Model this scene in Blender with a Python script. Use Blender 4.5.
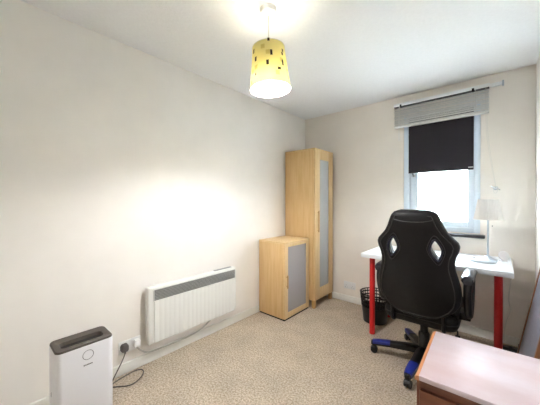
import bpy, bmesh, math, random
from mathutils import Vector, Matrix
random.seed(7)
for o in list(bpy.data.objects): bpy.data.objects.remove(o, do_unlink=True)
scn = bpy.context.scene
C = scn.collection
R = math.radians
PI = math.pi

# ------------------------------------------------------------------ room size (metres)
XR, YB, YR, H = 2.175, 2.9514, -0.55, 2.28       # right wall, back wall, rear wall, ceiling
# ------------------------------------------------------------------ camera
cam = bpy.data.cameras.new('camera')
cam.sensor_width = 36.0
cam.lens = 36.0 * 261.47 / 540.0
cam.clip_start = 0.02
camo = bpy.data.objects.new('camera', cam); C.objects.link(camo)
camo.location = (1.9525, 0.0, 1.1944)
camo.rotation_euler = (PI/2 - 0.005844, 0, 0.7180)
scn.camera = camo
# ------------------------------------------------------------------ world: bright overcast sky
SKY = 4.8
w = bpy.data.worlds.new('overcast_sky'); scn.world = w; w.use_nodes = True
bg = w.node_tree.nodes['Background']
bg.inputs[0].default_value = (0.85, 0.905, 1.0, 1); bg.inputs[1].default_value = SKY
# ------------------------------------------------------------------ exposure
BULB = 192.0
scn.view_settings.view_transform = 'Standard'
scn.view_settings.look = 'None'
scn.view_settings.gamma = 1.0
scn.view_settings.use_curve_mapping = False
scn.view_settings.exposure = 3.4

# ================================================================== materials
def lin(c):
    return tuple(((v/255.0)/12.92 if v/255.0 <= 0.04045 else ((v/255.0+0.055)/1.055)**2.4) for v in c)
MATS = {}
def mat(name, rgb, rough=0.5, metal=0.0, var=0.0, scale=20.0, bump=0.0, bscale=200.0, stretch=(1,1,1), spec=0.5,
        alt=None, coat=0.0, bdist=0.002, detail=3.0):
    m = bpy.data.materials.new(name); m.use_nodes = True
    nt = m.node_tree; N = nt.nodes; L = nt.links
    p = N['Principled BSDF']
    c = lin(rgb)
    p.inputs['Base Color'].default_value = (*c, 1)
    p.inputs['Roughness'].default_value = rough
    p.inputs['Metallic'].default_value = metal
    p.inputs['Specular IOR Level'].default_value = spec
    p.inputs['Coat Weight'].default_value = coat
    p.inputs['Coat Roughness'].default_value = 0.15
    tc = N.new('ShaderNodeTexCoord')
    if var > 0 or alt:
        mp = N.new('ShaderNodeMapping'); mp.inputs['Scale'].default_value = stretch
        L.new(tc.outputs['Object'], mp.inputs['Vector'])
        n = N.new('ShaderNodeTexNoise'); n.inputs['Scale'].default_value = scale; n.inputs['Detail'].default_value = detail
        n.inputs['Roughness'].default_value = 0.6
        L.new(mp.outputs['Vector'], n.inputs['Vector'])
        rp = N.new('ShaderNodeValToRGB')
        a = lin(alt) if alt else tuple(v*(1-var) for v in c)
        b = c if alt else tuple(min(1, v*(1+var)) for v in c)
        rp.color_ramp.elements[0].position = 0.34; rp.color_ramp.elements[0].color = (*a, 1)
        rp.color_ramp.elements[1].position = 0.66; rp.color_ramp.elements[1].color = (*b, 1)
        L.new(n.outputs['Fac'], rp.inputs['Fac']); L.new(rp.outputs['Color'], p.inputs['Base Color'])
    if bump > 0:
        n2 = N.new('ShaderNodeTexNoise'); n2.inputs['Scale'].default_value = bscale; n2.inputs['Detail'].default_value = 2.0
        L.new(tc.outputs['Object'], n2.inputs['Vector'])
        bp = N.new('ShaderNodeBump'); bp.inputs['Strength'].default_value = bump; bp.inputs['Distance'].default_value = bdist
        L.new(n2.outputs['Fac'], bp.inputs['Height']); L.new(bp.outputs['Normal'], p.inputs['Normal'])
    MATS[name] = m
    return m

mat('wall_paint', (247,242,234), 0.85, var=0.02, scale=3, bump=0.12, bscale=160, spec=0.2)
mat('wall_paint_back', (243,236,226), 0.85, var=0.02, scale=3, bump=0.12, bscale=160, spec=0.2)
mat('ceiling_stipple', (247,247,246), 0.9, var=0.015, scale=60, bump=0.32, bscale=95, bdist=0.006, spec=0.1)
mat('skirting_paint', (240,238,230), 0.4, var=0.02, scale=8)
mat('white_plastic', (240,240,238), 0.35)
mat('ivory_metal', (238,237,230), 0.4)
mat('upvc_sky_tint', (224,235,244), 0.3)  # white frame with the blue tint of sky light mixed into its colour
mat('white_laminate', (240,243,245), 0.3, bump=0.02, bscale=300)
mat('dark_gap', (18,16,15), 0.8)
mat('birch', (228,194,142), 0.45, alt=(216,177,120), scale=5.0, stretch=(9,9,0.5), detail=5, bump=0.03, bscale=120)
mat('birch_edge', (234,204,154), 0.45, alt=(222,188,134), scale=6.0, stretch=(8,8,0.6), detail=5)
mat('birch_dark', (208,168,112), 0.45, alt=(194,150,96), scale=6.0, stretch=(8,8,0.6), detail=5)
mat('grille_grey', (158,158,154), 0.5, metal=0.2)
mat('grille_dark', (84,84,84), 0.6)
mat('plug_grey', (96,92,88), 0.5)
mat('cord_grey', (92,86,78), 0.5)
mat('cord_pale', (206,203,196), 0.5)
mat('cord_white', (225,222,214), 0.5)
mat('purifier_white', (242,242,246), 0.3)
mat('purifier_top', (78,70,62), 0.4)
mat('purifier_slot', (24,20,18), 0.5)
mat('button_grey', (128,118,106), 0.4)
mat('print_grey', (110,108,112), 0.5)
mat('red_leg', (206,34,36), 0.35)
mat('black_leather', (13,12,12), 0.5, spec=0.3, var=0.15, scale=40, bump=0.18, bscale=420, bdist=0.001)
mat('black_piping', (34,33,32), 0.45)
mat('navy_trim', (12,17,34), 0.35)
mat('black_plastic', (10,10,11), 0.38)
mat('blue_plastic', (28,42,130), 0.35)
mat('arm_pad', (30,32,38), 0.28)
mat('black_metal', (30,30,32), 0.35, metal=0.6)
mat('bin_black', (16,16,17), 0.4)
mat('blind_black', (32,26,36), 0.75, bump=0.05, bscale=600)
mat('slat_white', (234,232,228), 0.4)
mat('sill_black', (24,22,24), 0.4)
mat('chrome', (200,202,205), 0.18, metal=1.0)
mat('steel_satin', (190,196,202), 0.3, metal=0.9)
mat('chest_brown', (128,78,52), 0.4, alt=(108,62,42), scale=4.0, stretch=(0.6,8,8), detail=5)
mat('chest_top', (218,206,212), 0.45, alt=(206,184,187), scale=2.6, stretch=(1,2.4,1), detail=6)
mat('chest_lipping', (214,150,104), 0.4, alt=(198,132,86), scale=6.0, stretch=(8,0.6,8), detail=5)
mat('frame_wood', (150,104,68), 0.45, alt=(126,82,52), scale=7, stretch=(8,8,0.6), detail=5)
mat('panel_bluegrey', (124,127,138), 0.4, var=0.12, scale=70, metal=0.0, detail=4)
mat('door_paint', (238,236,230), 0.4)
mat('dish_clear', (222,232,238), 0.12)
mat('disc_grey', (214,210,208), 0.4)
mat('motif_dark', (52,42,24), 0.7)
mat('motif_pale', (226,210,128), 0.7)
mat('bark', (120,108,92), 0.8, var=0.2, scale=10)
mat('leaf', (150,176,140), 0.6, var=0.2, scale=3)
mat('bounce_ground', (214,220,212), 0.9, var=0.2, scale=1)  # outdoor ground, whitened so it reflects daylight up onto the ceiling

def carpet():
    m = mat('carpet', (190,172,148), 0.95, spec=0.05)
    nt = m.node_tree; N = nt.nodes; L = nt.links; p = N['Principled BSDF']
    tc = N.new('ShaderNodeTexCoord')
    n1 = N.new('ShaderNodeTexNoise'); n1.inputs['Scale'].default_value = 88; n1.inputs['Detail'].default_value = 4; n1.inputs['Roughness'].default_value = 0.75
    n2 = N.new('ShaderNodeTexNoise'); n2.inputs['Scale'].default_value = 5; n2.inputs['Detail'].default_value = 3
    for n in (n1, n2): L.new(tc.outputs['Object'], n.inputs['Vector'])
    r1 = N.new('ShaderNodeValToRGB')
    r1.color_ramp.elements[0].position = 0.36; r1.color_ramp.elements[0].color = (*lin((158,141,119)), 1)
    r1.color_ramp.elements[1].position = 0.64; r1.color_ramp.elements[1].color = (*lin((227,213,193)), 1)
    L.new(n1.outputs['Fac'], r1.inputs['Fac'])
    r2 = N.new('ShaderNodeValToRGB')
    r2.color_ramp.elements[0].position = 0.3; r2.color_ramp.elements[0].color = (0.86,0.86,0.86,1)
    r2.color_ramp.elements[1].position = 0.7; r2.color_ramp.elements[1].color = (1.06,1.05,1.04,1)
    L.new(n2.outputs['Fac'], r2.inputs['Fac'])
    mx = N.new('ShaderNodeMix'); mx.data_type = 'RGBA'; mx.blend_type = 'MULTIPLY'; mx.inputs['Factor'].default_value = 1
    L.new(r1.outputs['Color'], mx.inputs['A']); L.new(r2.outputs['Color'], mx.inputs['B'])
    L.new(mx.outputs['Result'], p.inputs['Base Color'])
    bp = N.new('ShaderNodeBump'); bp.inputs['Strength'].default_value = 0.7; bp.inputs['Distance'].default_value = 0.008
    L.new(n1.outputs['Fac'], bp.inputs['Height']); L.new(bp.outputs['Normal'], p.inputs['Normal'])
carpet()

def mix_shader(name, a, b, fac):
    m = bpy.data.materials.new(name); m.use_nodes = True
    nt = m.node_tree; N = nt.nodes; L = nt.links
    N.remove(N['Principled BSDF'])
    out = N['Material Output']
    def mk(s):
        kind, col, extra = s
        n = N.new(kind); n.inputs['Color'].default_value = (*col, 1)
        if 'Roughness' in n.inputs and extra is not None: n.inputs['Roughness'].default_value = extra
        return n
    mx = N.new('ShaderNodeMixShader'); mx.inputs[0].default_value = fac
    L.new(mk(a).outputs[0], mx.inputs[1]); L.new(mk(b).outputs[0], mx.inputs[2])
    L.new(mx.outputs[0], out.inputs['Surface'])
    MATS[name] = m; return m
mix_shader('window_glass', ('ShaderNodeBsdfTransparent', (0.94,0.97,0.98), None), ('ShaderNodeBsdfTranslucent', (0.9,0.96,1.0), None), 0.30)
mix_shader('frosted_glass', ('ShaderNodeBsdfTransparent', (0.74,0.78,0.82), None), ('ShaderNodeBsdfDiffuse', (0.80,0.79,0.78), None), 0.58)
mix_shader('frosted_glass_brown', ('ShaderNodeBsdfTransparent', (0.66,0.66,0.66), None), ('ShaderNodeBsdfDiffuse', (0.55,0.51,0.50), None), 0.74)
mix_shader('lamp_fabric', ('ShaderNodeBsdfDiffuse', (0.90,0.82,0.40), None), ('ShaderNodeBsdfTranslucent', (0.97,0.86,0.36), None), 0.4)
mix_shader('lamp_lining', ('ShaderNodeBsdfDiffuse', (0.72,0.68,0.56), None), ('ShaderNodeBsdfTranslucent', (0.95,0.9,0.7), None), 0.05)
mix_shader('pleated_fabric', ('ShaderNodeBsdfDiffuse', (0.78,0.75,0.71), None), ('ShaderNodeBsdfTranslucent', (0.75,0.72,0.68), None), 0.2)
def emis(name, col, s):
    m = bpy.data.materials.new(name); m.use_nodes = True
    p = m.node_tree.nodes['Principled BSDF']
    p.inputs['Base Color'].default_value = (1,1,1,1)
    p.inputs['Emission Color'].default_value = (*col, 1); p.inputs['Emission Strength'].default_value = s
    MATS[name] = m
emis('bulb_glow', (0.96, 0.96, 1.0), BULB)

# ================================================================== mesh helpers
class MB:
    def __init__(s): s.bm = bmesh.new()
    def _xf(s, vs, M):
        if M is not None: bmesh.ops.transform(s.bm, matrix=M, verts=vs)
    def box(s, x0, x1, y0, y1, z0, z1, bev=0.0, seg=2, M=None):
        t = bmesh.new()
        v = [t.verts.new((x, y, z)) for x in (x0, x1) for y in (y0, y1) for z in (z0, z1)]
        for f in ((0,1,3,2),(4,6,7,5),(0,4,5,1),(2,3,7,6),(0,2,6,4),(1,5,7,3)): t.faces.new([v[i] for i in f])
        if bev > 0: bmesh.ops.bevel(t, geom=t.edges[:], offset=bev, segments=seg, profile=0.5, affect='EDGES')
        if M is not None: bmesh.ops.transform(t, matrix=M, verts=t.verts[:])
        s.merge(t); return s
    def merge(s, t):
        me = bpy.data.meshes.new('tmp'); t.to_mesh(me); t.free(); s.bm.from_mesh(me); bpy.data.meshes.remove(me)
    def loft(s, rings, close=True, caps=True, M=None):
        t = bmesh.new()
        rs = [[t.verts.new(p) for p in r] for r in rings]
        n = len(rs[0])
        for a, b in zip(rs, rs[1:]):
            for i in range(n if close else n-1):
                j = (i+1) % n
                t.faces.new((a[i], a[j], b[j], b[i]))
        if caps and close:
            t.faces.new(list(reversed(rs[0]))); t.faces.new(rs[-1])
        bmesh.ops.recalc_face_normals(t, faces=t.faces[:])
        if M is not None: bmesh.ops.transform(t, matrix=M, verts=t.verts[:])
        s.merge(t); return s
    def lathe(s, prof, n=24, c=(0,0), caps=True, M=None):
        return s.loft([[(c[0]+r*math.cos(2*PI*i/n), c[1]+r*math.sin(2*PI*i/n), z) for i in range(n)] for r, z in prof], True, caps, M)
    def tube(s, pts, r, n=8, closed=False, M=None, sx=1.0):
        P = [Vector(p) for p in pts]; k = len(P)
        rings = []; up = None
        for i in range(k):
            if closed: d = P[(i+1) % k] - P[i-1]
            else: d = P[min(i+1, k-1)] - P[max(i-1, 0)]
            d.normalize()
            if up is None:
                up = Vector((0,0,1)) if abs(d.z) < 0.9 else Vector((1,0,0))
            a = d.cross(up)
            if a.length < 1e-5: a = d.orthogonal()
            a.normalize(); b = a.cross(d).normalized(); up = b
            rr = r[i] if isinstance(r, (list, tuple)) else r
            rings.append([P[i] + a*rr*sx*math.cos(2*PI*j/n) + b*rr*math.sin(2*PI*j/n) for j in range(n)])
        if closed: rings.append(rings[0])
        if closed:
            t = bmesh.new()
            rs = [[t.verts.new(p) for p in q] for q in rings[:-1]]
            for i in range(len(rs)):
                A, B = rs[i], rs[(i+1) % len(rs)]
                for j in range(n): t.faces.new((A[j], A[(j+1) % n], B[(j+1) % n], B[j]))
            bmesh.ops.recalc_face_normals(t, faces=t.faces[:])
            if M is not None: bmesh.ops.transform(t, matrix=M, verts=t.verts[:])
            s.merge(t)
        else: s.loft(rings, True, True, M)
        return s
    def cyl(s, c, r, z0, z1, n=20, bev=0.0, M=None):
        if bev: pr = [(r-bev, z0), (r, z0+bev), (r, z1-bev), (r-bev, z1)]
        else: pr = [(r, z0), (r, z1)]
        return s.lathe(pr, n, c, True, M)
    def build(s, name, m, parent=None, ang=38):
        bm = s.bm
        bmesh.ops.remove_doubles(bm, verts=bm.verts[:], dist=1e-6)
        for f in bm.faces: f.smooth = True
        ca = R(ang)
        for e in bm.edges:
            if len(e.link_faces) == 2 and e.calc_face_angle(0) > ca: e.smooth = False
        me = bpy.data.meshes.new(name); bm.to_mesh(me); bm.free()
        me.materials.append(MATS[m])
        o = bpy.data.objects.new(name, me); C.objects.link(o)
        if parent: o.parent = parent
        return o
def spline(pts, n=8, closed=False):
    P = [Vector(p) for p in pts]; k = len(P); out = []
    rng = range(k) if closed else range(k-1)
    for i in rng:
        if closed: a, b, c, d = P[i-1], P[i], P[(i+1) % k], P[(i+2) % k]
        else: a, b, c, d = P[max(i-1,0)], P[i], P[i+1], P[min(i+2, k-1)]
        for j in range(n):
            t = j/n
            out.append(0.5*((2*b)+(c-a)*t+(2*a-5*b+4*c-d)*t*t+(3*b-a-3*c+d)*t**3))
    if not closed: out.append(P[-1])
    return out
def tag(o, label, cat, group=None):
    o['label'] = label; o['category'] = cat
    if group: o['group'] = group
    return o
def thing(name, label, cat, loc=(0,0,0), rz=0, group=None):
    o = bpy.data.objects.new(name, None); C.objects.link(o)
    o.empty_display_size = 0.1
    o.location = loc; o.rotation_euler = (0,0,rz)
    return tag(o, label, cat, group)
def struct(o, label=None):
    o['kind'] = 'structure'
    if label: o['label'] = label
    return o
def copy(o, name=None, parent=None, loc=None):
    c = o.copy(); C.objects.link(c)
    if parent is not None: c.parent = parent
    if loc is not None: c.location = loc
    return c
def T(x, y, z): return Matrix.Translation((x, y, z))
def RX(a): return Matrix.Rotation(a, 4, 'X')
def RY(a): return Matrix.Rotation(a, 4, 'Y')
def RZ(a): return Matrix.Rotation(a, 4, 'Z')

# ================================================================== the setting
WX0, WX1, WZ0, WZ1 = 1.212, 1.832, 0.905, 2.06     # window opening
TH = 0.22
struct(MB().box(-0.1, XR+0.1, YR-0.1, YB+0.1, -0.06, 0).build('floor', 'carpet'), 'beige cut pile carpet over the whole floor')
struct(MB().box(-0.1, XR+0.1, YR-0.1, YB+TH, H, H+0.08).build('ceiling', 'ceiling_stipple'), 'white stippled plaster ceiling')
struct(MB().box(-0.1, 0, YR, YB, 0, H).build('wall_left', 'wall_paint'), 'long plain cream wall behind the panel heater')
struct(MB().box(XR, XR+0.1, YR, YB, 0, H).build('wall_right', 'wall_paint'), 'cream wall at the right edge of the view')
bw = MB()
bw.box(-0.1, WX0, YB, YB+TH, 0, H); bw.box(WX1, XR+0.1, YB, YB+TH, 0, H)
bw.box(WX0, WX1, YB, YB+TH, 0, WZ0); bw.box(WX0, WX1, YB, YB+TH, WZ1, H)
struct(bw.build('wall_back', 'wall_paint_back'), 'cream wall with the window')
DX0, DX1, DZ = 1.15, 1.95, 2.0
rw = MB()
rw.box(-0.1, DX0, YR-0.1, YR, 0, H); rw.box(DX1, XR+0.1, YR-0.1, YR, 0, H); rw.box(DX0, DX1, YR-0.1, YR, DZ, H)
struct(rw.build('wall_rear', 'wall_paint'), 'cream wall behind the viewpoint')
dr = struct(MB().box(DX0+0.005, DX1-0.005, YR-0.06, YR-0.02, 0.004, DZ-0.005).build('door_1', 'door_paint'), 'white flush door')
MB().tube([(DX0+0.06, YR-0.02, 1.0), (DX0+0.06, YR+0.035, 1.0), (DX0+0.17, YR+0.035, 1.0)], 0.009).build('door_handle', 'chrome', dr)
# skirting
def skirt(name, x0, x1, y0, y1):
    b = MB().box(x0, x1, y0, y1, 0, 0.072, 0.004)
    return struct(b.build(name, 'skirting_paint'))
skirt('baseboard_left', 0, 0.016, YR, YB)
skirt('baseboard_back', 0.016, XR-0.016, YB-0.016, YB)
skirt('baseboard_right', XR-0.016, XR, YR, YB)

# ---- window
win = bpy.data.objects.new('window_1', None); C.objects.link(win); win.location = (0, YB, 0)
struct(win, 'white framed window with frosted pane')
fy0, fy1 = 0.008, 0.075
b = MB()
b.box(WX0, WX0+0.055, fy0, fy1, WZ0, WZ1, 0.004); b.box(WX1-0.042, WX1, fy0, fy1, WZ0, WZ1, 0.004)
b.box(WX0+0.055, WX1-0.042, fy0, fy1, WZ0, WZ0+0.045, 0.004); b.box(WX0+0.055, WX1-0.042, fy0, fy1, WZ1-0.045, WZ1, 0.004)
b.build('window_frame', 'upvc_sky_tint', win)
sx0, sx1, sz0, sz1 = WX0+0.055, WX1-0.042, WZ0+0.045, WZ1-0.045
b = MB()
b.box(sx0, sx0+0.07, fy0+0.014, fy1, sz0, sz1, 0.006); b.box(sx1-0.048, sx1, fy0+0.014, fy1, sz0, sz1, 0.006)
b.box(sx0+0.07, sx1-0.048, fy0+0.014, fy1, sz0, sz0+0.052, 0.006); b.box(sx0+0.07, sx1-0.048, fy0+0.014, fy1, sz1-0.052, sz1, 0.006)
sash = b.build('window_sash', 'upvc_sky_tint', win)
MB().box(sx0+0.065, sx1-0.043, 0.05, 0.056, sz0+0.047, sz1-0.047).build('pane', 'window_glass', win)
h = MB().box(1.297, 1.317, -0.004, fy0+0.016, 1.44, 1.50, 0.004)
h.tube([(1.307, -0.004, 1.475), (1.307, -0.02, 1.465), (1.307, -0.024, 1.453)], 0.008)
h.build('window_handle', 'black_plastic', win)
struct(MB().box(WX0-0.035, WX1+0.036, -0.085, 0.01, 0.872, 0.897, 0.006, M=T(0,YB,0)).build('trim_1', 'sill_black'), 'thin black window sill board')

# ---- outside the window
struct(MB().box(-25, 25, YB+1.5, YB+45, -2.7, -2.6).build('ground', 'bounce_ground'), 'outdoor ground made pale to bounce light up to the ceiling')
def leafy_tree(x, y, z0, hgt, rad, label, seed):
    rnd = random.Random(seed)
    t = thing('garden_tree', label, 'tree', (x, y, z0), 0, 'trees outside the window')
    MB().tube([(0,0,0), (0.05,0.05,hgt*0.4), (0,0,hgt*0.8)], [0.14, 0.11, 0.05], 8).build('trunk', 'bark', t)
    bm = bmesh.new()
    for i in range(2600):
        u = rnd.uniform(-1, 1); a = rnd.uniform(0, 2*PI); q = rnd.random()**0.4
        s = math.sqrt(1-u*u)
        p = Vector((rad*q*s*math.cos(a), rad*q*s*math.sin(a), hgt*0.66 + hgt*0.38*q*u))
        d = Vector((rnd.uniform(-1,1), rnd.uniform(-1,1), rnd.uniform(-1,1))).normalized()
        e = d.orthogonal().normalized(); f = d.cross(e)
        sz = rnd.uniform(0.06, 0.13)
        vs = [bm.verts.new(p + e*sz), bm.verts.new(p + f*sz*0.5), bm.verts.new(p - e*sz), bm.verts.new(p - f*sz*0.5)]
        bm.faces.new(vs)
    me = bpy.data.meshes.new('foliage'); bm.to_mesh(me); bm.free(); me.materials.append(MATS['leaf'])
    o = bpy.data.objects.new('foliage', me); C.objects.link(o); o.parent = t; o['kind'] = 'stuff'
leafy_tree(0.1, YB+8.5, -2.6, 5.2, 1.5, 'pale green leafy tree in the left half of the window pane', 1)
leafy_tree(2.0-1.4-0.9, YB+12.5, -2.6, 6.0, 2.0, 'pale green leafy tree further off, seen through the window pane', 2)

# ================================================================== roller blind, venetian blind, rail
rb = thing('roller_blind', 'black roller blind pulled half way down over the window', 'blind', (0, YB, 0))
MB().box(1.262, 1.786, -0.016, -0.013, 1.49, 2.045).build('blind_cloth', 'blind_black', rb)
MB().box(1.262, 1.786, -0.020, -0.009, 1.474, 1.492, 0.003).build('bottom_bar', 'blind_black', rb)
MB().box(1.748, 1.784, -0.0225, -0.0195, 1.492, 1.500).build('white_tag', 'white_plastic', rb)
MB().tube([(1.25, -0.02, 2.05), (1.80, -0.02, 2.05)], 0.018, 14).build('roller_tube', 'white_plastic', rb)
for x in (1.243, 1.797):
    MB().box(x, x+0.01, -0.045, 0.004, 2.025, 2.08, 0.002).build('bracket', 'white_plastic', rb)

cr = thing('curtain_rail', 'white curtain rail on the wall jutting out beyond the venetian blind', 'curtain rail', (0, YB, 0))
MB().box(1.128, 1.972, -0.032, -0.012, 2.166, 2.196, 0.003).build('rail', 'white_plastic', cr)
MB().box(1.972, 1.984, -0.038, -0.006, 2.160, 2.202, 0.004).build('end_cap', 'steel_satin', cr)
for x in (1.20, 1.94):
    MB().box(x, x+0.02, -0.03, 0.0, 2.170, 2.192, 0.002).build('bracket', 'white_plastic', cr)

vb = thing('venetian_blind', 'white venetian blind drawn up into a bundle above the window', 'blind', (0, YB, 0))
vx0, vx1 = 1.136, 1.895
MB().box(vx0, vx1, -0.085, -0.040, 2.154, 2.186, 0.003).build('headrail', 'white_plastic', vb)
MB().box(vx0+0.004, vx1-0.004, -0.084, -0.045, 2.150, 2.155).build('headrail_shadow_line', 'grille_dark', vb)  # dark strip standing in for the shadow line under the headrail
for x in (1.195, 1.775):
    MB().box(x, x+0.016, -0.090, -0.036, 2.143, 2.170, 0.001).build('mounting_clip', 'black_metal', vb)
sl = MB()
sl.loft([[(x, -0.0125+0.025*k/6 , 0.0022*(1-((k-3)/3)**2)) for k in range(7)] + [(x, -0.0125+0.025*k/6, 0.0022*(1-((k-3)/3)**2)-0.0012) for k in range(6,-1,-1)] for x in (vx0+0.006, vx1-0.006)])
slat0 = sl.build('slat', 'slat_white', vb)
NS = 14
for i in range(NS):
    z = 2.130 - i*(2.130-1.966)/(NS-1)
    o = slat0 if i == 0 else copy(slat0, parent=vb)
    o.location = (random.uniform(-0.003, 0.003), -0.070 + random.uniform(-0.002, 0.002), z)
    o.rotation_euler = (R(random.uniform(34, 48)), R(random.uniform(-0.2, 0.2)), 0)
MB().box(vx0+0.006, vx1-0.006, -0.088, -0.038, 1.942, 1.960, 0.003).build('bottom_rail', 'slat_white', vb)
for x in (1.20, 1.51, 1.80):
    MB().tube([(x, -0.091, 2.15), (x, -0.092, 2.05), (x, -0.091, 1.95)], 0.0013, 6).build('ladder_cord', 'cord_white', vb)
MB().tube([(1.192, -0.094, 2.15), (1.192, -0.097, 2.0), (1.192, -0.096, 1.80)], 0.0028, 8).build('tilt_wand', 'white_plastic', vb)
for dx in (0, 0.008):
    MB().tube(spline([(1.868+dx, -0.088, 2.152), (1.872+dx, -0.075, 1.82), (1.89+dx, -0.05, 1.62), (1.918+dx*0.6, -0.03, 1.42), (1.934+dx*0.3, -0.018, 1.315)], 6), 0.0012, 6).build('pull_cord', 'cord_white', vb)

hk = thing('cord_cleat', 'small metal cord cleat on the wall above the table lamp', 'hook', (1.933, YB, 1.305))
hk.scale = (1.5,1.5,1.5)
MB().cyl((0,0), 0.011, 0, 0.006, 16, M=RX(PI/2)).build('base_plate', 'steel_satin', hk)
MB().tube([(0,-0.004,0), (0,-0.016,0)], 0.005, 10).build('post', 'chrome', hk)
MB().tube(spline([(-0.020,-0.020,0.012), (-0.008,-0.018,0.002), (0.008,-0.018,-0.002), (0.020,-0.020,-0.012)], 5), [0.003]*16, 8).build('horn', 'chrome', hk)
MB().tube(spline([(0.0,-0.013,0.012), (0.010,-0.014,-0.012), (0.0,-0.013,-0.030), (-0.010,-0.014,-0.012)], 6, True), 0.0015, 6, True).build('cord_loop', 'cord_white', hk)
ws = thing('wall_screw', 'tiny grey screw head in the wall under the lamp shade', 'screw', (1.914, YB, 0.979))
MB().cyl((0,0), 0.0045, 0, 0.004, 12, 0.001, M=RX(PI/2)).build('screw_head', 'plug_grey', ws)

# ================================================================== pendant lamp
PX, PY = 0.969, 1.112
pl = thing('pendant_lamp', 'lit pendant ceiling lamp with patterned yellow fabric shade', 'lamp', (PX, PY, H))
MB().lathe([(0.0460, 0), (0.0460, -0.012), (0.043, -0.026), (0.030, -0.034), (0.012, -0.040)], 28).build('ceiling_rose', 'white_plastic', pl)
MB().tube([(0,0,-0.038), (0.001,0,-0.14), (0.002,0,-0.268)], 0.0035, 8).build('cord', 'cord_white', pl)
ZT, ZBm, RT, RB_ = -0.222, -0.455, 0.090, 0.114
piv = T(0,0,ZT) @ Matrix.Rotation(R(-3.0), 4, Vector((-0.658, 0.753, 0))) @ T(0,0,-ZT)
b = MB()
n = 48
def shade_ring(z, off=0.0):
    t = (z-ZT)/(ZBm-ZT); r = RT+(RB_-RT)*t + off
    return [(r*math.cos(2*PI*i/n), r*math.sin(2*PI*i/n), z) for i in range(n)]
b.loft([shade_ring(ZT+(ZBm-ZT)*k/6) for k in range(7)], caps=False, M=piv)
shade = b.build('lamp_shade', 'lamp_fabric', pl)
MB().loft([shade_ring(ZT+(ZBm-ZT)*k/6, -0.0012) for k in range(7)], caps=False, M=piv).build('lining', 'lamp_lining', shade)
for z in (ZT, ZBm):
    MB().tube(shade_ring(z, 0.0006), 0.0016, 6, True, M=piv).build('rim', 'cord_white', shade)
MB().box(-0.006, 0.006, -RT-0.002, -RT+0.002, ZT-0.012, ZT+0.004, 0.001, M=piv @ RZ(R(41.4))).build('shade_clip', 'motif_dark', shade)
# spider ring carrying the shade
b = MB()
b.lathe([(0.020, -0.262), (0.022, -0.268), (0.020, -0.274)], 18)
for k in range(3):
    a = 2*PI*k/3 + 0.3
    b.tube([(0.02*math.cos(a), 0.02*math.sin(a), -0.268), (RT*math.cos(a), RT*math.sin(a), ZT-0.002)], 0.0016, 6)
b.build('shade_carrier', 'white_plastic', pl)
MB().lathe([(0.012, -0.250), (0.019, -0.262), (0.019, -0.338), (0.016, -0.346)], 18).build('lamp_holder', 'white_plastic', pl)
MB().lathe([(0.014, -0.346), (0.018, -0.360), (0.027, -0.384), (0.030, -0.398)], 20).build('bulb_collar', 'white_plastic', pl)
MB().lathe([(0.030, -0.3985), (0.030, -0.401), (0.026, -0.411), (0.016, -0.419), (0.002, -0.422)], 20).build('bulb', 'bulb_glow', pl)
# printed motifs : small proud patches on the cloth
def motif(kind, ang, z, wv, hv, off=0.0009):
    bm_ = MB()
    rows = []
    for zz in (z-hv/2, z+hv/2):
        t = (zz-ZT)/(ZBm-ZT); r = RT+(RB_-RT)*t+off
        rows.append([(r*math.cos(ang+da/r), r*math.sin(ang+da/r), zz) for da in (-wv/2, 0, wv/2)])
    bm_.loft(rows, close=False, caps=False, M=piv)
    bm_.build(kind[0], kind[1], shade)
A0 = math.atan2(-1.111, 0.9855)     # direction from the lamp to the viewpoint
dk = ('dark_print', 'motif_dark'); pa = ('pale_print', 'motif_pale')
spots = [(253.2,50,.010,.020),(282.2,52,.008,.014),(281.8,56,.009,.014),(270.8,57.2,.009,.024),(255.3,60.5,.010,.020),(267,68,.010,.022),(282,66.3,.008,.026),(278.4,74,.014,.012),(255.2,77.4,.008,.012),(250.8,83,.006,.012),(286.4,72,.006,.010)]
for (px, py, wv, hv) in spots:
    t = (py-42)/(88-42); hw = 17+3.8*t
    s = max(-0.98, min(0.98, (px-268.3-1.4*t)/hw))
    motif(dk, A0 + math.asin(s), ZT+(ZBm-ZT)*t, wv*1.35, hv*1.25)
for k in range(14):
    motif(dk, A0 + PI/2 + 0.25 + k*(PI-0.4)/13, ZT + (ZBm-ZT)*random.uniform(0.1, 0.92), 0.010, random.uniform(0.012, 0.026))
for k in range(16):
    motif(pa, A0 + 2*PI*k/16 + random.uniform(-.1,.1), ZT + (ZBm-ZT)*random.uniform(0.12, 0.9), 0.022, 0.024, 0.0005)

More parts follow.
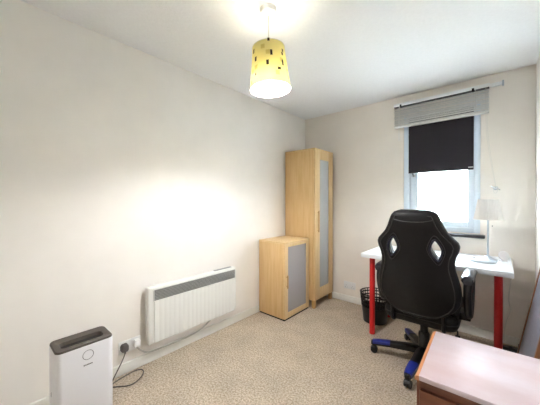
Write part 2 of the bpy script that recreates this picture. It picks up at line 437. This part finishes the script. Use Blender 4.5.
# ================================================================== wardrobe
def cabinet(name, label, loc, depth, width, z0, ztop, gmat, shelves, frame_w, rail_t, rail_b, feet, handle_z, plinth):
    """origin: wall end, near corner. local x = depth (door faces +x), local y = width."""
    t = thing(name, label, 'cabinet', loc)
    tk = 0.018; dt = 0.018; xd = depth-dt-0.003
    MB().box(0, xd, 0, tk, z0, ztop-0.018, 0.0012).build('side_panel', 'birch', t)
    MB().box(0, xd, width-tk, width, z0, ztop-0.018, 0.0012).build('side_panel', 'birch', t)
    MB().box(0, depth-0.002, -0.001, width+0.001, ztop-0.018, ztop, 0.0015).build('top_panel', 'birch_edge', t)
    MB().box(0, xd, tk, width-tk, z0, z0+tk, 0.001).build('bottom_panel', 'birch', t)
    MB().box(0, 0.006, tk, width-tk, z0+tk, ztop-0.018).build('back_panel', 'birch_edge', t)
    for z in shelves:
        MB().box(0.008, xd-0.004, tk, width-tk, z, z+0.018, 0.001).build('shelf', 'white_laminate', t)
    zt, zb = ztop-0.021, z0+0.002
    d = MB(); x0, x1 = depth-dt, depth
    d.box(x0, x1, 0.001, frame_w, zb, zt, 0.002); d.box(x0, x1, width-frame_w, width-0.001, zb, zt, 0.002)
    d.box(x0, x1, frame_w, width-frame_w, zb, zb+rail_b, 0.002); d.box(x0, x1, frame_w, width-frame_w, zt-rail_t, zt, 0.002)
    door = d.build('door', 'birch_edge', t)
    MB().box(x0+0.006, x0+0.011, frame_w-0.004, width-frame_w+0.004, zb+rail_b-0.004, zt-rail_t+0.004).build('glass_panel', gmat, door)
    hy = frame_w*0.52
    hb = MB(); hb.box(x1+0.012, x1+0.022, hy-0.007, hy+0.007, handle_z[0], handle_z[1], 0.003)
    for z in (handle_z[0]+0.02, handle_z[1]-0.02): hb.tube([(x1-0.001, hy, z), (x1+0.014, hy, z)], 0.004)
    hb.build('handle', 'birch_dark', door)
    if feet:
        for x in (0.01, depth-0.045):
            for y in (0.002, width-0.037):
                MB().box(x, x+0.035, y, y+0.035, 0.0, z0, 0.002).build('leg', 'birch_dark', t)
    if plinth:
        MB().box(0.01, depth-0.008, 0.006, width-0.006, 0, z0).build('plinth', 'dark_gap', t)
    return t
cabinet('tall_wardrobe', 'tall narrow light wood wardrobe with frosted glass door in the corner', (0.018, 2.494, 0), 0.415, 0.414, 0.086, 1.782,
        'frosted_glass', (0.42, 0.74, 1.05, 1.36), 0.105, 0.098, 0.125, True, (0.845, 1.085), False)
cabinet('low_cabinet', 'low light wood cabinet with dark frosted glass door beside the wardrobe', (0.018, 2.036, 0), 0.349, 0.442, 0.016, 0.78,
        'frosted_glass_brown', (0.40,), 0.056, 0.028, 0.055, False, (0.325, 0.455), True)

# ================================================================== panel heater
ht = thing('panel_heater', 'white wall mounted electric panel heater with dark grille', 'heater', (0, 0.826, 0))
HW, HZ0, HZ1 = 0.826, 0.158, 0.574
MB().box(0.030, 0.082, 0, HW, HZ0, HZ1, 0.012, 3).build('casing', 'ivory_metal', ht)
for y in (0.12, HW-0.12):
    MB().box(0.0, 0.034, y-0.02, y+0.02, 0.24, 0.50, 0.002).build('wall_bracket', 'ivory_metal', ht)
NF = 20; y0, y1 = 0.040, HW-0.018; fz0, fz1 = HZ0+0.012, 0.469
prof = []
pw = (y1-y0)/NF
for i in range(NF):
    a = y0+i*pw
    prof += [(0.0885, a+0.004), (0.0885, a+pw-0.004), (0.0873, a+pw-0.0015), (0.0873, a+pw+0.0015)]
prof = prof[:-2]
ring = prof + [(0.0815, y1), (0.0815, y0)]
MB().loft([[(x, y, z) for x, y in ring] for z in (fz0, fz1)]).build('fluted_front', 'ivory_metal', ht)
MB().box(0.0815, 0.0835, y0, y1, 0.473, 0.549).build('grille_back', 'grille_dark', ht)
for i in range(7):
    z = 0.4775+i*0.0108
    MB().box(0.083, 0.0895, y0, y1, z, z+0.0066, 0.001, M=None).build('grille_louvre', 'grille_grey', ht)
MB().box(0.0815, 0.091, y0-0.003, y0+0.001, 0.471, 0.551, 0.001).build('grille_end', 'ivory_metal', ht)
MB().box(0.045, 0.070, HW-0.235, HW-0.045, HZ1-0.002, HZ1+0.004, 0.0015).build('control_strip', 'grille_grey', ht)
MB().box(0.036, 0.078, HW-0.001, HW+0.004, HZ0+0.03, HZ1-0.03, 0.002).build('end_cap', 'ivory_metal', ht)
hc = MB().tube([(0.05,0.826+0.56,0.153)] + spline([(0.040,1.381,0.140), (0.030,1.309,0.098), (0.030,1.192,0.076), (0.030,1.017,0.079), (0.030,0.861,0.088), (0.034,0.80,0.125), (0.040,0.765,0.170)], 8), 0.0055, 8).build('heater_cord', 'cord_pale')
tag(hc, 'white flex running below the heater to the wall socket', 'cord')

# ================================================================== wall sockets
def socket(name, label, loc, rz, gm='white_plastic'):
    t = thing(name, label, 'socket', loc, rz)       # local x along the wall, local -y into the room
    MB().box(-0.073, 0.073, -0.010, 0, -0.043, 0.043, 0.004).build('face_plate', gm, t)
    for s in (-1, 1):
        MB().box(s*0.018-0.006, s*0.018+0.006, -0.014, -0.008, 0.012, 0.030, 0.0015).build('switch', gm, t)
        for (dx, dz, ww, hh) in ((0, 0.006, .004, .008), (-0.011, -0.014, .007, .004), (0.011, -0.014, .007, .004)):
            x = s*0.040+dx
            MB().box(x-ww/2, x+ww/2, -0.0106, -0.0098, dz-0.008-hh/2, dz-0.008+hh/2).build('pin_hole', 'plug_grey', t)
    return t
socket('wall_socket', 'white double wall socket beside the heater, two plugs in it', (0, 0.731, 0.182), PI/2)
socket('wall_socket', 'white double wall socket between wardrobe and desk, nothing plugged in', (0.631, YB, 0.195), 0)
def plug(label, m, y, z):
    t = thing('plug', label, 'plug', (0.010, y, z), PI/2)
    b = MB(); b.loft([[(0.024*sx*k, yy, 0.026*(sz*k) - 0.004) for sx, sz in ((-1,-.55),(-.7,-1),(.7,-1),(1,-.55),(1,.5),(.6,1),(-.6,1),(-1,.5))] for yy, k in ((-0.001, 1.0), (-0.020, 1.0), (-0.032, 0.86), (-0.036, 0.6))])
    b.build('plug_body', m, t)
    MB().tube([(0,-0.022,-0.024), (0,-0.024,-0.040)], 0.006, 10).build('cable_grip', m, t)
plug('dark grey plug in the left half of the heater side socket', 'plug_grey', 0.691, 0.190)
plug('white plug in the right half of the heater side socket', 'white_plastic', 0.771, 0.192)
pc = MB().tube(spline([(0.034,0.691,0.152), (0.042,0.672,0.118), (0.075,0.625,0.075), (0.10,0.575,0.020), (0.10,0.56,0.005), (0.103,0.593,0.005), (0.165,0.672,0.005), (0.145,0.743,0.005), (0.100,0.785,0.005), (0.060,0.788,0.005), (0.040,0.755,0.005), (0.045,0.70,0.006), (0.065,0.647,0.013), (0.083,0.599,0.015), (0.12,0.52,0.006), (0.22,0.48,0.005), (0.29,0.43,0.03), (0.334,0.40,0.06)], 8), 0.0036, 8).build('purifier_cord', 'cord_grey')
tag(pc, 'dark cord looping on the carpet between socket and air purifier', 'cord')

# ================================================================== air purifier
ap = thing('air_purifier', 'white tower air purifier with dark slotted top', 'air purifier', (0.418, 0.356, 0))
ax, ay, ah = 0.079, 0.116, 0.52
def rrect(hx, hy, r, z, n=6):
    out = []
    for cx, cy, a0 in ((hx-r, hy-r, 0), (-hx+r, hy-r, PI/2), (-hx+r, -hy+r, PI), (hx-r, -hy+r, 1.5*PI)):
        for k in range(n+1):
            a = a0 + PI/2*k/n
            out.append((cx+r*math.cos(a), cy+r*math.sin(a), z))
    return out
MB().loft([rrect(ax-0.006, ay-0.006, 0.022, 0.0), rrect(ax, ay, 0.026, 0.012), rrect(ax, ay, 0.026, ah-0.012), rrect(ax-0.001, ay-0.001, 0.025, ah-0.006)], caps=False).build('body', 'purifier_white', ap)
def top_ring(): 
    rings = [rrect(ax-0.001, ay-0.001, 0.025, ah-0.0065), rrect(ax-0.002, ay-0.002, 0.025, ah), rrect(ax-0.005, ay-0.005, 0.022, ah+0.002), rrect(0.034, 0.088, 0.020, ah-0.004), rrect(0.027, 0.081, 0.018, ah-0.020)]
    return rings
MB().loft(top_ring(), caps=False).build('top_tray', 'purifier_top', ap)
MB().loft([rrect(0.030, 0.084, 0.018, ah-0.024), rrect(0.028, 0.082, 0.018, ah-0.0185)]).build('air_outlet', 'purifier_slot', ap)
for k in range(6):
    y = -0.055+k*0.022
    MB().box(0.049, 0.055, y-0.004, y+0.004, ah-0.0005, ah+0.0022, 0.0006).build('touch_button', 'button_grey', ap)
def facemark(b, y, z, wv, hv): b.box(ax-0.0002, ax+0.0007, y-wv/2, y+wv/2, z-hv/2, z+hv/2)
ring = [(ax+0.0002, 0.006+0.0215*math.cos(2*PI*i/32), 0.469+0.0215*math.sin(2*PI*i/32)) for i in range(32)]
MB().tube(ring, 0.0011, 6, True).build('display_ring', 'print_grey', ap)
b = MB()
for k in range(6): facemark(b, -0.010+k*0.0062, 0.424, 0.0046, 0.0052 if k % 3 else 0.0062)
b.build('printed_mark', 'print_grey', ap)
MB().box(-0.016, -0.010, -ay-0.0006, -ay+0.0006, 0.292, 0.312, 0.0004).build('side_notch', 'purifier_slot', ap)

# ================================================================== desk
dk_ = thing('desk', 'white topped desk on four red round legs', 'desk', (1.03, 2.29, 0))
MB().box(0, 1.0, 0, 0.60, 0.695, 0.73, 0.002).build('tabletop', 'white_laminate', dk_)
leg0 = None
for (x, y) in ((0.070, 0.086), (0.925, 0.086), (0.070, 0.54), (0.925, 0.54)):
    if leg0 is None:
        leg0 = MB().lathe([(0.020, 0.0), (0.0235, 0.003), (0.0235, 0.685), (0.0235, 0.690)], 24).build('leg', 'red_leg', dk_)
        lp0 = MB().lathe([(0.045, 0.690), (0.045, 0.695)], 24).build('mounting_plate', 'red_leg', leg0)
        o = leg0
    else:
        o = copy(leg0, parent=dk_); copy(lp0, parent=o)
    o.location = (x, y, 0)

# ================================================================== table lamp + things on the desk
tl = thing('table_lamp', 'small table lamp with white pleated shade on slim metal stem', 'lamp', (1.892, 2.672, 0.73))
MB().lathe([(0.058, 0), (0.060, 0.004), (0.058, 0.010), (0.034, 0.018), (0.012, 0.034), (0.007, 0.045)], 32).build('base', 'steel_satin', tl)
MB().lathe([(0.0065, 0.02), (0.0065, 0.34)], 14).build('stem', 'steel_satin', tl)
MB().lathe([(0.012, 0.335), (0.014, 0.345), (0.014, 0.385), (0.010, 0.39)], 16).build('lamp_holder', 'white_plastic', tl)
MB().lathe([(0.010, 0.39), (0.022, 0.415), (0.024, 0.432), (0.014, 0.448), (0.003, 0.452)], 16).build('bulb', 'white_plastic', tl)
npl = 44; nn = npl*4
def pleat(z, r):
    return [((r+0.0022*(1 if i % 4 in (0,1) else -1)*(0.7+0.3*math.sin(i*1.7)))*math.cos(2*PI*i/nn), (r+0.0022*(1 if i % 4 in (0,1) else -1)*(0.7+0.3*math.sin(i*1.7)))*math.sin(2*PI*i/nn), z) for i in range(nn)]
b = MB(); b.loft([pleat(0.320, 0.0905), pleat(0.37, 0.081), pleat(0.42, 0.0725), pleat(0.475, 0.064)], caps=False)
tsh = b.build('lamp_shade', 'pleated_fabric', tl)
MB().tube([(0.092*math.cos(2*PI*i/40), 0.092*math.sin(2*PI*i/40), 0.320) for i in range(40)], 0.002, 6, True).build('rim', 'cord_white', tsh)
MB().tube([(0.066*math.cos(2*PI*i/40), 0.066*math.sin(2*PI*i/40), 0.475) for i in range(40)], 0.002, 6, True).build('rim', 'cord_white', tsh)
b = MB()
for k in range(3):
    a = 2*PI*k/3; b.tube([(0.013*math.cos(a), 0.013*math.sin(a), 0.388), (0.066*math.cos(a), 0.066*math.sin(a), 0.474)], 0.0014, 6)
b.build('shade_carrier', 'white_plastic', tl)

ds = thing('oval_dish', 'shallow pale oval dish on the desk in front of the table lamp', 'dish', (1.868, 2.545, 0.73), R(8))
def ell(a, b_, z, n=32): return [(a*math.cos(2*PI*i/n), b_*math.sin(2*PI*i/n), z) for i in range(n)]
MB().loft([ell(0.055,0.030,0.0), ell(0.075,0.040,0.006), ell(0.082,0.046,0.018), ell(0.0795,0.0435,0.0185), ell(0.072,0.037,0.008), ell(0.05,0.025,0.005)]).build('bowl', 'dish_clear', ds)
MB().box(-0.03, 0.025, -0.010, 0.010, 0.006, 0.013, 0.003).build('inner_tray', 'white_plastic', ds)
dc = thing('round_stand_disc', 'round white disc propped upright on the desk right of the lamp stem', 'disc', (1.985, 2.690, 0.73), R(28))
MB().cyl((0,0), 0.036, -0.007, 0.007, 30, 0.003, M=T(0,0,0.042) @ RX(R(72))).build('disc', 'disc_grey', dc)
MB().box(-0.022, 0.022, -0.008, 0.030, 0.0, 0.008, 0.002).build('foot', 'disc_grey', dc)
ad = thing('power_adapter', 'small white adapter block on the desk at the lamp foot', 'adapter', (1.805, 2.66, 0.73), R(20))
MB().box(-0.014, 0.014, -0.010, 0.010, 0, 0.020, 0.003).build('adapter_body', 'white_plastic', ad)
MB().box(-0.006, 0.006, -0.0112, -0.009, 0.010, 0.018, 0.0006).build('switch', 'plug_grey', ad)
lc = MB().tube(spline([(1.948,2.73,0.735), (1.975,2.82,0.736), (2.015,2.895,0.737), (2.040,2.918,0.715), (2.046,2.925,0.676), (2.033,2.925,0.542), (2.019,2.925,0.39), (2.031,2.925,0.294), (2.004,2.925,0.186), (1.992,2.915,0.060), (2.004,2.84,0.046)], 8), 0.003, 8).build('lamp_cord', 'cord_white')
tag(lc, 'white cord hanging down behind the desk beside its right leg', 'cord')
ps = thing('power_strip', 'black power strip lying on the carpet under the desk', 'power strip', (2.0, 2.80, 0), R(6))
MB().box(-0.02, 0.13, -0.028, 0.028, 0, 0.038, 0.006).build('strip_body', 'black_plastic', ps)
for k in range(2):
    MB().cyl((0.005+0.05*k, 0), 0.018, 0.037, 0.040, 16, 0.001).build('outlet', 'plug_grey', ps)
MB().box(0.075, 0.11, -0.02, 0.02, 0.036, 0.07, 0.004).build('plugged_adapter', 'black_plastic', ps)

# ================================================================== waste bin
bn = thing('waste_bin', 'black slotted waste bin under the left end of the desk', 'bin', (1.030, 2.645, 0))
def rbin(z): return 0.108 + 0.030*z/0.285
MB().lathe([(0.100,0.0), (rbin(0.004),0.004), (rbin(0.155),0.155), (rbin(0.155)-0.003,0.155), (rbin(0.006)-0.004,0.008), (0.02,0.008)], 36).build('lower_wall', 'bin_black', bn)
for z in (0.190, 0.228, 0.260):
    r = rbin(z); MB().lathe([(r-0.002,z-0.006), (r+0.0005,z-0.006), (r+0.001,z+0.006), (r-0.002,z+0.006), (r-0.002,z-0.006)], 36, caps=False).build('band', 'bin_black', bn)
MB().tube([(rbin(.285)*math.cos(2*PI*i/40), rbin(.285)*math.sin(2*PI*i/40), 0.285) for i in range(40)], 0.0055, 8, True).build('rim', 'bin_black', bn)
bar0 = MB().tube([(rbin(0.15)-0.001,0,0.15), (rbin(0.285)-0.001,0,0.285)], 0.0042, 6, sx=1.0).build('bar', 'bin_black', bn)
for k in range(28):
    o = bar0 if k == 0 else copy(bar0, parent=bn)
    o.rotation_euler = (0,0,2*PI*k/28)

# ================================================================== swivel chair
ch = thing('office_chair', 'black racing style swivel chair at the desk, back turned to the viewer', 'chair', (1.547, 2.176, 0), 0.0)
def interp(tab, t):
    for (a, va), (b2, vb2) in zip(tab, tab[1:]):
        if t <= b2: 
            q = (t-a)/(b2-a); return va+(vb2-va)*q
    return tab[-1][1]
WT = [(-.068,.02),(-.062,.07),(-.045,.125),(-.02,.172),(.01,.208),(.05,.234),(.10,.243),(.16,.239),(.22,.226),(.27,.214),(.31,.211),(.35,.217),(.385,.231),(.415,.238),(.44,.231),(.47,.206),(.50,.180),(.54,.159),(.58,.145),(.61,.133),(.628,.121),(.638,.105),(.644,.08)]
REC = R(8)
Mb = T(0.0, -0.246, 0.5) @ RX(REC)      # back plane: local x across, local z up, -y to the rear
KC = 0.55
def half_t(t):
    e = min((t+0.070)/0.05, (0.646-t)/0.035, 1.0); e = max(e, 0.02)
    base = 0.036 + 0.010*math.exp(-((t-0.12)/0.10)**2) + 0.012*math.exp(-((t-0.57)/0.05)**2)
    return base*math.sqrt(1-(1-e)**2)*0.85 + base*0.15
NE = 4.0
def rear_y(x, t):
    w_ = interp(WT, t); q = min(0.999, abs(x)/max(w_, 1e-4))
    return -half_t(t)*(1-q**NE)**(1/NE) + KC*x*x
rings = []
NSEC = 44
for k in range(61):
    t = -0.068 + (0.644+0.068)*k/60
    w_ = interp(WT, t); ht_ = half_t(t); r = []
    for i in range(NSEC):
        a = 2*PI*i/NSEC; ca, sa = math.cos(a), math.sin(a)
        x = w_*math.copysign(abs(ca)**(2/NE), ca); y = ht_*math.copysign(abs(sa)**(2/NE), sa)
        if y > 0: y *= 1 + 0.5*(abs(x)/0.23)**4      # side bolsters swell to the front
        r.append((x, y + KC*x*x, t))
    rings.append(r)
back = MB().loft(rings).build('backrest', 'black_leather', None, 60)
HOLE = [(.150,.402),(.138,.434),(.118,.458),(.102,.434),(.094,.400),(.110,.368),(.130,.346),(.144,.372)]
def hole_pts(s, k=1.0):
    c = (.122*s, .402)
    return [(c[0]+(x*s-c[0])*k, c[1]+(z-c[1])*k) for x, z in ((p.x, p.y) for p in spline([(a, b2, 0) for a, b2 in HOLE], 4, True))]
for s in (-1, 1):
    hp = hole_pts(s, 1.12)
    cut = MB().loft([[(x, y, z) for x, z in hp] for y in (-0.15, 0.2)]).build('cutter', 'navy_trim')
    mod = back.modifiers.new('hole', 'BOOLEAN'); mod.operation = 'DIFFERENCE'; mod.solver = 'EXACT'; mod.object = cut
    bpy.context.view_layer.update()
    dg = bpy.context.evaluated_depsgraph_get()
    me = bpy.data.meshes.new_from_object(back.evaluated_get(dg))
    back.modifiers.clear(); old = back.data; back.data = me; bpy.data.meshes.remove(old)
    bpy.data.objects.remove(cut, do_unlink=True)
back.data.materials.clear(); back.data.materials.append(MATS['black_leather'])
for p in back.data.polygons: p.material_index = 0
back.parent = ch
back.matrix_local = Mb
for s in (-1, 1):
    MB().tube([(x, rear_y(x, z)-0.001, z) for x, z in hole_pts(s, 1.16)], 0.0065, 8, True).build('hole_trim', 'navy_trim', back)
    MB().tube([(x, rear_y(x, z)-0.0005, z) for x, z in hole_pts(s, 1.62)], 0.0026, 6, True).build('hole_seam', 'black_piping', back)
seam = []
for k in range(0, 41):
    t = -0.035 + (0.612+0.035)*k/40; seam.append((max(0.02, interp(WT, t)-0.030), t))
pts = [(x, rear_y(x, t)-0.0015, t) for x, t in seam] + [(-x, rear_y(x, t)-0.0015, t) for x, t in reversed(seam)]
bot = [(x, rear_y(x, -0.040)-0.001, -0.040) for x in (-0.07, -0.035, 0, 0.035, 0.07)]
MB().tube(pts+bot, 0.0032, 6, True).build('piping', 'black_piping', back)
MB().tube(spline([(-0.112, rear_y(-0.112,.588)-0.001, .588), (-0.06, rear_y(-.06,.578)-0.001, .578), (0, rear_y(0,.575)-0.001, .575), (0.06, rear_y(.06,.578)-0.001, .578), (0.112, rear_y(.112,.588)-0.001, .588)], 6), 0.0028, 6).build('head_seam', 'black_piping', back)
# seat
def seat_ring(z, k, hx=0.222, hy=0.25, r=0.07): return rrect(hx*k, hy*k, r*k, z, 6)
b = MB(); b.loft([seat_ring(0.362, .86), seat_ring(0.368, .95), seat_ring(0.395, 1.0), seat_ring(0.430, 1.0), seat_ring(0.458, .95), seat_ring(0.466, .86), seat_ring(0.462, .5)], M=T(0, 0.03, 0))
st = b.build('seat', 'black_leather', ch, 50)
for s in (-1, 1):
    MB().tube(spline([(s*0.182, -0.17, 0.450), (s*0.192, 0, 0.462), (s*0.192, 0.15, 0.468), (s*0.18, 0.235, 0.455)], 6), 0.036, 10).build('side_bolster', 'black_leather', st)
MB().tube([(p[0], p[1]+0.03, 0.412) for p in rrect(0.2225, 0.2505, 0.07, 0, 5)], 0.003, 6, True).build('piping', 'black_piping', st)
# back brackets joining seat and back
for s in (-1, 1):
    MB().tube(spline([(s*0.15, -0.05, 0.357), (s*0.15, -0.22, 0.372), (s*0.15, -0.232, 0.44), (s*0.15, -0.235, 0.50)], 5), 0.012, 8).build('back_bracket', 'black_metal', ch)
# arm rests: closed loop with pad
for s in (-1, 1):
    X = s*0.256 + 0.012; DY = -0.066
    path = spline([(X, -0.125, .560), (X, -0.150, .640), (X, -0.125, .702), (X, 0.02, .712), (X, 0.13, .700), (X, 0.160, .64), (X, 0.10, .54), (X, 0.03, .478), (X, -0.07, .480)], 6, True)
    path = [p + Vector((0, DY, 0)) for p in path]
    arm = MB().tube(path, 0.022, 10, True, sx=1.0).build('armrest', 'black_plastic', ch)
    MB().loft([[(X+xx*0.034*k, yy+DY, zz+hh) for xx, hh in ((-1,0),(-.9,.014),(-.5,.021),(.5,.021),(.9,.014),(1,0),(.8,-.006),(-.8,-.006))] for yy, zz, k in ((-0.176,.700,.6), (-0.165,.712,.9), (-0.130,.720,1), (0.02,.724,1), (0.13,.712,1), (0.165,.690,.8))]).build('arm_pad', 'arm_pad', arm)
    MB().box(X-0.05 if s > 0 else X-0.01, X+0.01 if s > 0 else X+0.05, -0.12, 0.00, 0.435, 0.480, 0.006).build('arm_bracket', 'black_plastic', arm)
# mechanism, column, base
MB().box(-0.10, 0.10, -0.12, 0.12, 0.332, 0.364, 0.008).build('tilt_mechanism', 'black_metal', ch)
lv = MB().tube(spline([(0.06, -0.02, 0.345), (0.15, -0.04, 0.345), (0.20, -0.055, 0.335), (0.205, -0.06, 0.30)], 5), 0.005, 8)
lv.box(0.192, 0.220, -0.068, -0.052, 0.262, 0.305, 0.005)
lv.build('height_lever', 'black_plastic', ch)
MB().lathe([(0.026, 0.23), (0.026, 0.335)], 20).build('gas_piston', 'black_metal', ch)
MB().lathe([(0.034, 0.10), (0.036, 0.11), (0.036, 0.232), (0.030, 0.240)], 22).build('column_sleeve', 'black_plastic', ch)
MB().lathe([(0.040, 0.075), (0.055, 0.082), (0.055, 0.118), (0.044, 0.130)], 24).build('hub', 'black_plastic', ch)
def arm_bm():
    b = MB(); rr = []
    for x, hw, z0, z1 in ((0.03, .034, .086, .132), (0.12, .031, .084, .126), (0.22, .028, .078, .115), (0.31, .025, .068, .103), (0.350, .020, .063, .095), (0.362, .012, .066, .088)):
        rr.append([(x, -hw, z0), (x, -hw, z1-0.008), (x, -hw*0.6, z1), (x, hw*0.6, z1), (x, hw, z1-0.008), (x, hw, z0)])
    b.loft(rr); return b
def cap_bm():
    b = MB(); rr = []
    for x, hw, z1 in ((0.225, .0295, .1158), (0.31, .0265, .1045), (0.349, .0215, .0970)):
        rr.append([(x, -hw, z1-0.022), (x, -hw, z1-0.007), (x, -hw*0.6, z1+0.0008), (x, hw*0.6, z1+0.0008), (x, hw, z1-0.007), (x, hw, z1-0.022)])
    b.loft(rr); return b
def caster_bm():
    b = MB()
    for s in (-1, 1):
        b.cyl((0,0), 0.025, s*0.013-0.008, s*0.013+0.008, 18, 0.003, M=T(0.340, 0, 0.0252) @ RX(PI/2))
    b.tube([(0.332, 0, 0.030), (0.332, 0, 0.070)], 0.007, 8)
    b.loft([[(0.340+0.027*math.cos(a), y, 0.0252+0.029*math.sin(a)) for a in [PI*0.05+PI*0.9*i/8 for i in range(9)]] + [(0.340, y, 0.028)] for y in (-0.010, 0.010)])
    return b
a0 = arm_bm().build('base_arm', 'black_plastic', ch); c0 = cap_bm().build('blue_cap', 'blue_plastic', a0); k0 = caster_bm().build('caster', 'black_plastic', a0)
for k in range(5):
    o = a0
    if k:
        o = copy(a0, parent=ch); copy(c0, parent=o); copy(k0, parent=o)
    o.rotation_euler = (0, 0, R(193.5 + 72*k))

# ================================================================== wooden chest, bottom right
cx0, cy0, cz = 1.711, 1.128, 0.525
cs = thing('wooden_chest', 'brown wooden chest with pale worn top in the bottom right corner', 'chest', (cx0, cy0, 0), R(1.5))
cw, cd = 0.444, 0.443
MB().box(0.004, cw, 0.014, cd, 0.04, cz-0.020, 0.002).build('carcass', 'chest_brown', cs)
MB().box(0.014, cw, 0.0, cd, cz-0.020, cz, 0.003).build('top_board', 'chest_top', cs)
MB().loft([[(x, y, z) for x, z in ((0.000, cz-0.020), (0.001, cz-0.008), (0.007, cz-0.002), (0.0142, cz-0.0005), (0.0142, cz-0.020))] for y in (-0.001, cd)]).build('edge_lipping', 'chest_lipping', cs)
for (z0, z1) in ((0.268, 0.470), (0.056, 0.258)):
    d = MB().box(0.016, cw-0.012, -0.002, 0.016, z0, z1, 0.003).build('drawer', 'chest_brown', cs)
    MB().lathe([(0.008, 0), (0.007, 0.010), (0.015, 0.018), (0.014, 0.026), (0.006, 0.029)], 18, M=T(cw/2, -0.001, (z0+z1)/2-0.03) @ RX(PI/2)).build('knob', 'chest_lipping', d)
MB().box(0.02, cw-0.01, 0.03, cd-0.02, 0, 0.042).build('plinth', 'chest_brown', cs)

# ================================================================== framed panel leaning on the right wall
Lm = 0.178
lp = thing('framed_panel', 'wood framed blue grey panel leaning against the right wall by the desk', 'framed panel', (2.003, 1.745, 0.0))
Mx = RY(math.atan(Lm))
PWd, PHt, ft = 0.535, 0.97, 0.026
MB().box(0, 0.018, 0, ft, 0.004, PHt, 0.003, M=Mx).build('frame_stile', 'frame_wood', lp)
MB().box(0, 0.018, PWd-ft, PWd, 0.004, PHt, 0.003, M=Mx).build('frame_stile', 'frame_wood', lp)
MB().box(0, 0.018, ft, PWd-ft, 0.004, 0.004+ft, 0.003, M=Mx).build('frame_rail', 'frame_wood', lp)
MB().box(0, 0.018, ft, PWd-ft, PHt-ft, PHt, 0.003, M=Mx).build('frame_rail', 'frame_wood', lp)
MB().box(0.005, 0.012, ft-0.003, PWd-ft+0.003, ft, PHt-ft+0.003, M=Mx).build('inset_panel', 'panel_bluegrey', lp)
